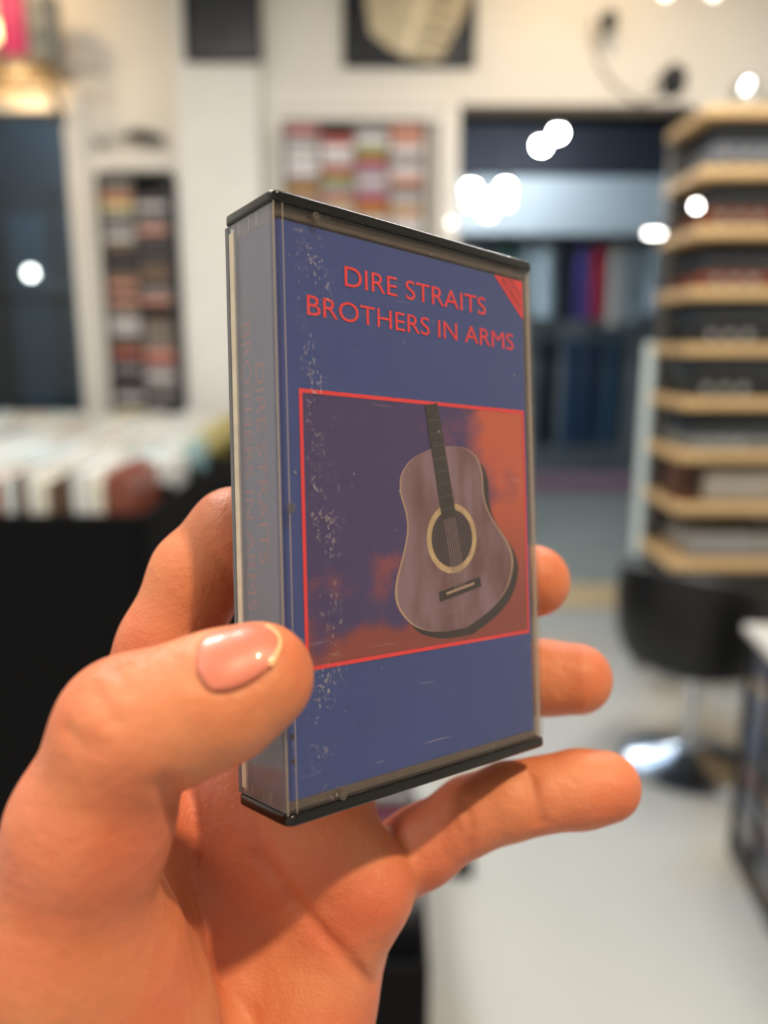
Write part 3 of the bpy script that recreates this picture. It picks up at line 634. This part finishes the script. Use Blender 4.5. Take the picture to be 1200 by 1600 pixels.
for q in ((fx0, fx1, fy1-fw, fy1), (fx0, fx1, fy0, fy0+fw), (fx0, fx0+fw, fy0+fw, fy1-fw), (fx1-fw*.8, fx1, fy0+fw, fy1-fw)):
    flat([(q[0], q[2]), (q[1], q[2]), (q[1], q[3]), (q[0], q[3])], .05, m_red, 'picture_border')
flat([(57.4, 104.6), (66.8, 104.6), (66.8, 96.0)], .05, m_red, 'corner_flash')
def ondiag(x, y, l):
    d = np.array([.737, -.676]); nrm = np.array([.676, .737]); q = np.array([57.4, 104.6])+d*x+nrm*y; return onfront(q[0], q[1], l)
m_dk = mat('print_dark', '4a1a22', .5)
text_mb('DIGITAL', 3.3, 9.3, 2.6, 1.35, ondiag, .3).build('corner_lettering', m_dk, card)
text_mb('RECORDING', 2.2, 10.6, .75, 1.25, ondiag, .3).build('corner_lettering', m_dk, card)

# printed sky panel: mottled purple with orange cloud, and a plain guitar
def sky_mat():
    m = bpy.data.materials.new('print_sky'); m.use_nodes = True; nt = m.node_tree; L = nt.links; b = nt.nodes['Principled BSDF']; b.inputs['Roughness'].default_value = .5
    tc = nt.nodes.new('ShaderNodeTexCoord'); sx = nt.nodes.new('ShaderNodeSeparateXYZ'); L.new(tc.outputs['Object'], sx.inputs[0])
    n = nt.nodes.new('ShaderNodeTexNoise'); n.inputs['Scale'].default_value = 75; n.inputs['Detail'].default_value = 3; L.new(tc.outputs['Object'], n.inputs['Vector'])
    def M(op, a, b_, c=None):
        r = nt.nodes.new('ShaderNodeMath'); r.operation = op
        for i, q in enumerate((a, b_)+(() if c is None else (c,))):
            if isinstance(q, (int, float)): r.inputs[i].default_value = q
            else: L.new(q, r.inputs[i])
        return r.outputs[0]
    def MR(s, a, b_, c=0., d=1.):
        r = nt.nodes.new('ShaderNodeMapRange'); r.interpolation_type = 'SMOOTHSTEP'
        for i, q in enumerate((a, b_, c, d)): r.inputs[i+1].default_value = q
        L.new(s, r.inputs[0]); return r.outputs[0]
    x, z = sx.outputs[0], sx.outputs[2]; nz = M('MULTIPLY', M('SUBTRACT', n.outputs['Fac'], .5), .055)
    right = MR(M('ADD', x, nz), .041, .060)                 # warm cloud on the right
    low = MR(M('SUBTRACT', M('ADD', z, nz), M('MULTIPLY', M('ABSOLUTE', M('SUBTRACT', x, .029), 0.), -.02)), .0420, .0290)
    f = M('MINIMUM', M('ADD', right, low), 1.)
    ramp = nt.nodes.new('ShaderNodeMix'); ramp.data_type = 'RGBA'; L.new(f, ramp.inputs['Factor'])
    ramp.inputs['A'].default_value = (*lin('3c2f74'), 1)
    warm = nt.nodes.new('ShaderNodeMix'); warm.data_type = 'RGBA'; L.new(MR(z, .030, .062), warm.inputs['Factor'])
    warm.inputs['A'].default_value = (*lin('8f3d38'), 1); warm.inputs['B'].default_value = (*lin('cc5f42'), 1)
    L.new(warm.outputs['Result'], ramp.inputs['B'])
    g = nt.nodes.new('ShaderNodeTexNoise'); g.inputs['Scale'].default_value = 2600; L.new(tc.outputs['Object'], g.inputs['Vector'])
    gm = nt.nodes.new('ShaderNodeMix'); gm.data_type = 'RGBA'; gm.blend_type = 'MULTIPLY'; gm.inputs['Factor'].default_value = .22
    L.new(ramp.outputs['Result'], gm.inputs['A']); L.new(MR(g.outputs['Fac'], .3, .7, .6, 1.35), gm.inputs['B'])
    L.new(gm.outputs['Result'], b.inputs['Base Color']); return m
flat([(fx0+.3, fy0+.3), (fx1-.3, fy0+.3), (fx1-.3, fy1-.3), (fx0+.3, fy1-.3)], .02, sky_mat(), 'picture_panel')
GB, GN = np.array([46.0, 29.0]), np.array([39.0, 66.5])
gax = GN-GB; GL = np.linalg.norm(gax); gax /= GL; gpr = np.array([gax[1], -gax[0]])
def gout(sc=1., off=(0, 0), n=44):
    kx = [0, .04, .12, .25, .36, .48, .60, .70, .80, .90, .97, 1.0]; ky = [0, 8.5, 14.5, 17.8, 17.3, 14.2, 11.6, 11.2, 12.2, 11.2, 7.5, 0]
    ts = (1-np.cos(np.linspace(0, math.pi, n)))/2; hw = np.interp(ts, kx, ky)
    for _ in range(2): hw[1:-1] = (hw[:-2]+2*hw[1:-1]+hw[2:])/4
    hw = hw*sc; c = GB+gax*GL*.5
    P_ = [GB+gax*GL*t_+gpr*h for t_, h in zip(ts, hw)]+[GB+gax*GL*t_-gpr*h for t_, h in zip(ts[::-1], hw[::-1])][1:-1]
    return [tuple(c+(q-c)*(1 if sc >= .99 else 1)+np.array(off)) for q in P_]
def gdisc(cn, r, n=28): return [tuple(cn+r*np.array([math.cos(a_), math.sin(a_)])) for a_ in np.linspace(0, 2*math.pi, n, endpoint=False)]
def gstrip(t0, t1, w0, w1, o=0): return [tuple(GB+gax*GL*t0+gpr*(o-w0)), tuple(GB+gax*GL*t0+gpr*(o+w0)), tuple(GB+gax*GL*t1+gpr*(o+w1)), tuple(GB+gax*GL*t1+gpr*(o-w1))]
def gtop():
    m = bpy.data.materials.new('print_mauve'); m.use_nodes = True; nt = m.node_tree; L = nt.links; b = nt.nodes['Principled BSDF']
    tc = nt.nodes.new('ShaderNodeTexCoord'); n = nt.nodes.new('ShaderNodeTexNoise'); n.inputs['Scale'].default_value = 160; n.inputs['Detail'].default_value = 3
    mp = nt.nodes.new('ShaderNodeMapping'); mp.inputs['Scale'].default_value = (1, 1, .35); L.new(tc.outputs['Object'], mp.inputs[0]); L.new(mp.outputs[0], n.inputs['Vector'])
    r = nt.nodes.new('ShaderNodeValToRGB'); r.color_ramp.elements[0].position = .38; r.color_ramp.elements[0].color = (*lin('6d4a52'), 1)
    r.color_ramp.elements[1].position = .62; r.color_ramp.elements[1].color = (*lin('8d7488'), 1); L.new(n.outputs['Fac'], r.inputs[0]); L.new(r.outputs[0], b.inputs['Base Color']); return m
flat(gout(1.0, (1.7, -1.6)), .03, mat('print_ebony', '221a22', .5), 'guitar_side')
flat(gout(1.0), .045, mat('print_bone', 'b9a090', .5), 'guitar_binding')
flat(gout(.965), .06, gtop(), 'guitar_top')
hc = GB+gax*GL*.50
flat(gdisc(hc, 7.2), .075, mat('print_rosette', 'c9b28e', .5, var=.2, scale=500), 'guitar_rosette')
flat(gdisc(hc, 5.9), .09, mat('print_plum', '3a2a38', .5), 'guitar_soundhole')
flat(gstrip(.60, 1.225, 2.1, 1.75), .105, mat('print_fretboard', '262327', .5), 'guitar_neck')
flat(gstrip(.19, .245, 6.2, 6.2), .09, MATS['print_ebony'], 'guitar_bridge')
flat(gstrip(.215, .228, 4.2, 4.2), .1, MATS['print_bone'], 'guitar_saddle')
for k in range(6): flat(gstrip(.225, .61, .07, .07, -1.5+k*.6), .11, mat('print_string', '9d8a90', .5), 'guitar_string')
for k in range(8): flat(gstrip(.66+.068*k, .666+.068*k, 2.0-.03*k, 2.0-.03*k), .115, mat('print_fret', '4d474a', .5), 'guitar_fret')

# spine print (reads downwards, letter tops towards the front)
m_sred = mat('spine_red', 'dc4246', .5, var=.08, scale=700)
def sp_text(body, u_top, u_bot, d_base, cap, m, name='spine_lettering'):
    text_mb(body, 0, u_top-u_bot, 0, cap, lambda x, y, l: ((SXp-l)/1e3, (d_base-y)/1e3, (u_top-x)/1e3)).build(name, m, card)
sp_text('DIRE STRAITS', 80.5, 44.6, 9.2, 3.2, m_sred); sp_text('BROTHERS IN ARMS', 88.4, 36.0, 13.6, 3.0, m_sred)
m_sdk = mat('spine_dark', '2a2230', .5)
def sp_quad(d0, d1, u0, u1, name): MB().add([((SXp-.15)/1e3, a_/1e3, b__/1e3) for a_, b__ in ((d0, u0), (d1, u0), (d1, u1), (d0, u1))], [(0, 1, 2, 3)]).build(name, m_sdk, card)
sp_quad(1.9, 6.0, 14.4, 15.5, 'spine_bar'); sp_quad(1.9, 12.5, 10.2, 11.2, 'spine_bar')
text_mb('REC', 0, 7.6, 0, 2.3, lambda x, y, l: ((SXp-l)/1e3, (10.2-x)/1e3, (5.6+y)/1e3)).build('spine_mark', m_sdk, card)
flat([(2.05, 14.5), (2.8, 14.5), (2.8, 15.4), (2.05, 15.4)], .03, m_sdk, 'wrapped_bar'); flat([(2.05, 10.2), (3.0, 10.2), (3.0, 11.1), (2.05, 11.1)], .03, m_sdk, 'wrapped_bar')
rg = [((SXp-.15)/1e3, (10.6+r_*math.cos(a_))/1e3, (90.8+r_*1.25*math.sin(a_))/1e3) for a_ in np.linspace(0, 2*math.pi, 24, endpoint=False) for r_ in (1.9, 1.55)]
MB().add(rg, [(2*i, 2*i+1, (2*i+3) % 48, (2*i+2) % 48) for i in range(24)]).build('spine_ring_mark', mat('spine_olive', '4d5148', .5), card)
text_mb('STEREO', 0, 7.5, 0, 1.7, lambda x, y, l: ((SXp-l)/1e3, (11.4-y)/1e3, (101.5-x)/1e3)).build('spine_mark', MATS['spine_olive'], card)

# ------------------------------------------------------------------ the hand: one continuous surface from a smooth distance field (mm, seen from the camera: right, up, ahead)
def C(px, py, z): return np.array([(px-600)*z/F_PX, (800-py)*z/F_PX, z])
def rcone(P, a, ra, b, rb):
    ba = b-a; l2 = ba@ba; h = np.clip(((P-a)@ba)/l2, 0, 1); return np.linalg.norm(P-a-h[:, None]*ba, axis=1)-(ra+(rb-ra)*h)
def smin(a, b, k):
    h = np.maximum(k-np.abs(a-b), 0)/k; return np.minimum(a, b)-h*h*k*.25
def chain(P, pts, k=2.5):
    d = None
    for (a, ra), (b, rb) in zip(pts[:-1], pts[1:]):
        q = rcone(P, a, ra, b, rb); d = q if d is None else smin(d, q, k)
    return d
def J(px, py, z, r): return (C(px, py, z), r)
THUMB = [J(404, 1058, 125.5, 8.7), J(340, 1090, 124.5, 9.9), J(262, 1122, 124, 10.2), J(203, 1140, 124, 10.9), J(142, 1290, 127, 12.2), J(92, 1480, 131, 13.5)]
INDEX = [J(190, 1200, 178, 11.5), J(262, 1010, 177.5, 10.6), J(310, 900, 177, 10.2), J(368, 836, 176.5, 10.0), J(500, 852, 181, 9), J(560, 862, 186, 8.6), J(625, 878, 193, 7.8)]
MIDDLE = [J(370, 1235, 182, 11), J(470, 1060, 183, 10.5), J(560, 893, 187, 9.8), J(735, 900, 206.5, 9.0), J(834, 908, 202.5, 9.1)]
RING = [J(478, 1275, 185, 10.5), J(560, 1150, 189, 10), J(622, 1052, 194, 9.5), J(780, 1056, 207, 9), J(848, 1059, 206, 9.2), J(901, 1061, 204, 9.0)]
PINKY = [J(568, 1378, 192, 9.8), J(660, 1322, 190, 8.9), J(735, 1273, 188.5, 8.4), J(795, 1252, 188, 8.5), J(850, 1241, 188, 8.1), J(905, 1233, 188, 8.6), J(946, 1229, 188, 8.2)]
PALM = [  # metacarpal columns
    [J(190, 1200, 178, 11.5), J(205, 1520, 175, 14), J(250, 1840, 172, 16)], [J(370, 1235, 182, 11), J(320, 1520, 180, 13.5), J(300, 1840, 174, 17)],
    [J(478, 1275, 185, 10.5), J(420, 1540, 182, 13.5), J(350, 1840, 176, 17)], [J(568, 1378, 190, 10), J(495, 1560, 182, 12.5), J(440, 1800, 176, 15)]]
PADS = [[J(430, 1300, 178, 9.5), J(500, 1330, 177, 10), J(566, 1388, 177.5, 9.6)], [J(535, 1300, 180, 6.5), J(566, 1388, 178, 9.0)], [J(330, 1280, 177, 9), J(430, 1300, 178, 9.5)],
        [J(518, 1480, 176, 9), J(455, 1700, 168, 14)]]
THENAR = [[J(92, 1480, 131, 13.5), J(130, 1640, 139, 18), J(210, 1860, 160, 21)], [J(165, 1500, 137, 13.0), J(185, 1640, 142, 15), J(235, 1860, 160, 18)]]
WEB = [[J(150, 1400, 139, 9), J(190, 1290, 165, 9)], [J(200, 1520, 150, 12), J(230, 1450, 168, 12)], [J(180, 1640, 150, 14), J(250, 1640, 172, 15)]]
ARM = [J(300, 1850, 170, 23), J(330, 2150, 176, 23), J(350, 2500, 186, 27), J(360, 2750, 195, 30)]
def base_sdf(P):
    d = None
    for m_ in PALM+PADS:
        q = chain(P, m_, 4); d = q if d is None else smin(d, q, 9)
    for m_ in WEB: d = smin(d, chain(P, m_, 4), 12)
    d = smin(d, chain(P, ARM, 6), 22)
    th = None
    for m_ in THENAR:
        q = chain(P, m_, 6); th = q if th is None else smin(th, q, 10)
    d = smin(d, th, 7)
    d = smin(d, chain(P, THUMB, 3.5), 5)
    for m_, k in ((INDEX, 5), (MIDDLE, 5), (RING, 5), (PINKY, 3.0)): d = smin(d, chain(P, m_, 3.0), k)
    return d
def hit(px, py, z0=95., z1=215.):               # first skin surface along a line of sight
    d = np.array([(px-600)/F_PX, (800-py)/F_PX, 1.]); z = z0
    for _ in range(90):
        s_ = base_sdf((d*z)[None])[0]
        if s_ < .05 or z > z1: break
        z += s_*.8
    return d*z
# nail frame on the thumb tip
NA, NB = C(322, 1046, 124.6), C(443, 1017, 125)
nax = NB-NA; NLn = np.linalg.norm(nax); nax /= NLn
nout = np.array([.05, .66, -.75]); nout -= nax*(nout@nax); nout /= np.linalg.norm(nout); nsd = np.cross(nax, nout)
TA, TB = THUMB[2][0], THUMB[0][0]
def nail_pt(u, a, lift):                        # u along the nail 0..1, a angle across; outwards from the thumb's core
    core = TA+(TB-TA)*np.clip(((NA+nax*NLn*u-TA)@(TB-TA))/((TB-TA)@(TB-TA)), 0, 1.4)
    dr = nout*math.cos(a)+nsd*math.sin(a); r_ = 16.
    for _ in range(40):
        s_ = base_sdf((core+dr*r_)[None])[0]
        if s_ < .02: break
        r_ -= s_*.9
    return core+dr*(r_+lift)
def outline(n=40):                              # closed nail border in (u, a)
    P_ = []
    for k in range(n):
        t_ = 2*math.pi*k/n; cu, su = math.cos(t_), math.sin(t_)
        P_.append((.5+.5*math.copysign(abs(cu)**.85, cu), .56*math.copysign(abs(su)**.8, su)))
    return P_
GROOVES = [(np.array([nail_pt(u, a, 0) for u, a in outline()+outline()[:1]]), .55, .9)]
for px_list, r_, k in (
        ([(281, 1259), (273, 1247), (262, 1226)], 1.2, 2.2), ([(150, 1074), (163, 1105), (186, 1128)], .5, 1.4), ([(100, 1135), (118, 1160), (150, 1168)], .45, 1.4),
        ([(175, 1042), (190, 1062), (200, 1086)], .45, 1.3), ([(276, 1026), (290, 1050), (300, 1068)], .35, 1.2), ([(180, 1040), (200, 1040)], .25, 1.),
        ([(300, 1340), (312, 1400), (330, 1470), (352, 1530), (395, 1590)], .7, 2.0), ([(405, 1340), (440, 1378), (460, 1412), (500, 1455), (545, 1500), (585, 1545)], .7, 2.0),
        ([(722, 1250), (733, 1280), (736, 1305), (728, 1325)], .6, 1.5), ([(705, 1262), (712, 1290), (722, 1312)], .35, 1.2), ([(828, 1215), (836, 1245), (842, 1270), (846, 1284)], .75, 1.8),
        ([(400, 1290), (420, 1340), (434, 1372)], .35, 1.2), ([(345, 1480), (372, 1560), (384, 1590)], .3, 1.2), ([(330, 860), (345, 880), (360, 888)], .4, 1.2)):
    pts = [hit(*q) for q in px_list]; GROOVES.append((np.array(pts), r_, k))
def full_sdf(P):
    d = base_sdf(P)
    for pts, r_, k in GROOVES:
        c_ = pts.mean(0); rad = np.linalg.norm(pts-c_, axis=1).max()+6
        i = np.nonzero(np.linalg.norm(P-c_, axis=1) < rad)[0]
        if not len(i): continue
        g = None
        for a, b in zip(pts[:-1], pts[1:]):
            if np.linalg.norm(b-a) < 1e-6: continue
            q = rcone(P[i], a, r_, b, r_); g = q if g is None else np.minimum(g, q)
        d[i] = -smin(-d[i], g, k)
    return d
VX = .85
lo = np.array([-98., -345., 98.]); hi = np.array([70., 20., 238.])
nb = np.ceil((hi-lo)/(VX*4)).astype(int); gx = [lo[i]+VX*4*(np.arange(nb[i])+.375) for i in range(3)]
G = np.stack(np.meshgrid(*gx, indexing='ij'), -1).reshape(-1, 3)
coarse = np.concatenate([base_sdf(c_) for c_ in np.array_split(G, 8)]).reshape(nb)
fine = np.repeat(np.repeat(np.repeat(coarse, 4, 0), 4, 1), 4, 2).astype(np.float32)
idx = np.argwhere(np.abs(fine) < 5.0)
fine[tuple(idx.T)] = np.concatenate([full_sdf(c_) for c_ in np.array_split(lo+idx*VX, 12)])
def surface_nets(A):
    ins = A < 0; sh = np.array(A.shape)-1
    cnt = sum(ins[i:i+sh[0], j:j+sh[1], k:k+sh[2]].astype(np.int8) for i in (0, 1) for j in (0, 1) for k in (0, 1))
    cells = np.argwhere((cnt > 0) & (cnt < 8)); vid = -np.ones(sh, np.int64); vid[tuple(cells.T)] = np.arange(len(cells))
    acc = np.zeros((len(cells), 3)); num = np.zeros(len(cells)); cr = [np.array([i, j, k]) for i in (0, 1) for j in (0, 1) for k in (0, 1)]
    for a in cr:
        for ax in range(3):
            if a[ax]: continue
            b = a.copy(); b[ax] = 1; va = A[tuple((cells+a).T)]; vb = A[tuple((cells+b).T)]; m_ = (va < 0) != (vb < 0)
            t_ = np.where(m_, va/np.where(m_, va-vb, 1), 0); pt = np.repeat(a[None].astype(float), len(cells), 0); pt[:, ax] = t_
            acc[m_] += pt[m_]; num[m_] += 1
    V = cells+acc/num[:, None]; quads = []
    for ax in range(3):
        o1, o2 = [(1, 2), (2, 0), (0, 1)][ax]; s0 = [slice(1, -1)]*3; s0[ax] = slice(0, -1); s1 = list(s0); s1[ax] = slice(1, None)
        a = ins[tuple(s0)]; b = ins[tuple(s1)]; e = np.argwhere(a != b)
        if not len(e): continue
        flip = a[tuple(e.T)]; off = np.ones(3, int); off[ax] = 0; e = e+off
        d1 = np.zeros(3, int); d1[o1] = 1; d2 = np.zeros(3, int); d2[o2] = 1
        q = np.stack([vid[tuple(e.T)], vid[tuple((e-d1).T)], vid[tuple((e-d1-d2).T)], vid[tuple((e-d2).T)]], 1)
        q[~flip] = q[~flip][:, ::-1]; quads.append(q)
    Q = np.concatenate(quads); return V, Q[(Q >= 0).all(1)]
V, Q = surface_nets(fine.astype(float)); V = lo+V*VX
for _ in range(2):                                # light relaxation
    sm = np.zeros_like(V); n_ = np.zeros(len(V))
    for i in range(4):
        np.add.at(sm, Q[:, i], V[Q[:, (i+1) % 4]]); np.add.at(n_, Q[:, i], 1)
    V = .55*V+.45*sm/np.maximum(n_, 1)[:, None]
HB = camw(C(300, 1850, 172))

def skin_mat():
    m = bpy.data.materials.new('skin'); m.use_nodes = True; nt = m.node_tree; L = nt.links; b = nt.nodes['Principled BSDF']
    tc = nt.nodes.new('ShaderNodeTexCoord')
    def noise(sc, det, rough=.5):
        n = nt.nodes.new('ShaderNodeTexNoise'); n.inputs['Scale'].default_value = sc; n.inputs['Detail'].default_value = det; n.inputs['Roughness'].default_value = rough
        L.new(tc.outputs['Object'], n.inputs['Vector']); return n.outputs['Fac']
    r = nt.nodes.new('ShaderNodeValToRGB'); e = r.color_ramp.elements
    e[0].position = .32; e[0].color = (*lin('c9714f'), 1); e[1].position = .68; e[1].color = (*lin('dc9672'), 1)
    L.new(noise(55, 4), r.inputs[0])
    r2 = nt.nodes.new('ShaderNodeValToRGB'); e = r2.color_ramp.elements; e[0].position = .36; e[0].color = (*lin('c5583b'), 1); e[1].position = .64; e[1].color = (*lin('cf7f50'), 1)
    L.new(noise(26, 2), r2.inputs[0]); mc = nt.nodes.new('ShaderNodeMix'); mc.data_type = 'RGBA'; mc.inputs['Factor'].default_value = .5
    L.new(r.outputs[0], mc.inputs['A']); L.new(r2.outputs[0], mc.inputs['B']); L.new(mc.outputs['Result'], b.inputs['Base Color'])
    b.inputs['Roughness'].default_value = .48; b.inputs['Specular IOR Level'].default_value = .4
    b.inputs['Subsurface Weight'].default_value = .4; b.inputs['Subsurface Radius'].default_value = (1.0, .32, .16); b.inputs['Subsurface Scale'].default_value = .0035
    w_ = nt.nodes.new('ShaderNodeTexVoronoi'); w_.inputs['Scale'].default_value = 1100; w_.feature = 'DISTANCE_TO_EDGE'; L.new(tc.outputs['Object'], w_.inputs['Vector'])
    bp = nt.nodes.new('ShaderNodeBump'); bp.inputs['Strength'].default_value = .45; bp.inputs['Distance'].default_value = .0003; L.new(w_.outputs['Distance'], bp.inputs['Height'])
    b2 = nt.nodes.new('ShaderNodeBump'); b2.inputs['Strength'].default_value = .38; b2.inputs['Distance'].default_value = .0012; L.new(noise(340, 4, .6), b2.inputs['Height']); L.new(bp.outputs[0], b2.inputs['Normal'])
    L.new(b2.outputs[0], b.inputs['Normal']); return m
hand = thing('hand', 'left hand gripping the cassette case between thumb and fingers', 'hand', tuple(HB))
me = bpy.data.meshes.new('palm_and_fingers'); me.from_pydata((camw(V)-HB).tolist(), [], Q.tolist()); me.materials.append(skin_mat())
me.polygons.foreach_set('use_smooth', [True]*len(me.polygons))
bm = bmesh.new(); bm.from_mesh(me); bmesh.ops.recalc_face_normals(bm, faces=bm.faces); bm.to_mesh(me); bm.free()
o = bpy.data.objects.new('palm_and_fingers', me); COL.objects.link(o); o.parent = hand
# thumb nail plate
nu, na = 16, 14; NV = []
for i in range(nu):
    for j in range(na):
        x_, y_ = i/(nu-1)*2-1, j/(na-1)*2-1                 # square -> rounded plate
        u = .5+.5*x_*math.sqrt(1-.62*y_*y_*.8); a = .58*y_*math.sqrt(max(0, 1-.5*x_*x_*.7))
        NV.append(nail_pt(u, a, .12+.28*(1-x_*x_)*(1-y_*y_)+(.25 if x_ > .9 else 0)))
nF = [(i*na+j, i*na+j+1, (i+1)*na+j+1, (i+1)*na+j) for i in range(nu-1) for j in range(na-1)]
NVw = camw(np.array(NV))-HB
nm = mat('nail', 'd07862', .42, var=.10, scale=130, coat=.25)
no = MB().add(NVw, nF).build('thumb_nail', nm, hand, True)
sd = no.modifiers.new('thick', 'SOLIDIFY'); sd.thickness = .0004; sd.offset = 0
rim = [nail_pt(.5+.5*math.sqrt(1-.496*y_*y_), .58*y_*math.sqrt(.65), .34) for y_ in np.linspace(-1, 1, 19)]
MB().tube(camw(np.array(rim))-HB, .00035, 6).build('nail_edge', mat('nail_tip', 'ecc28e', .35), hand, True)
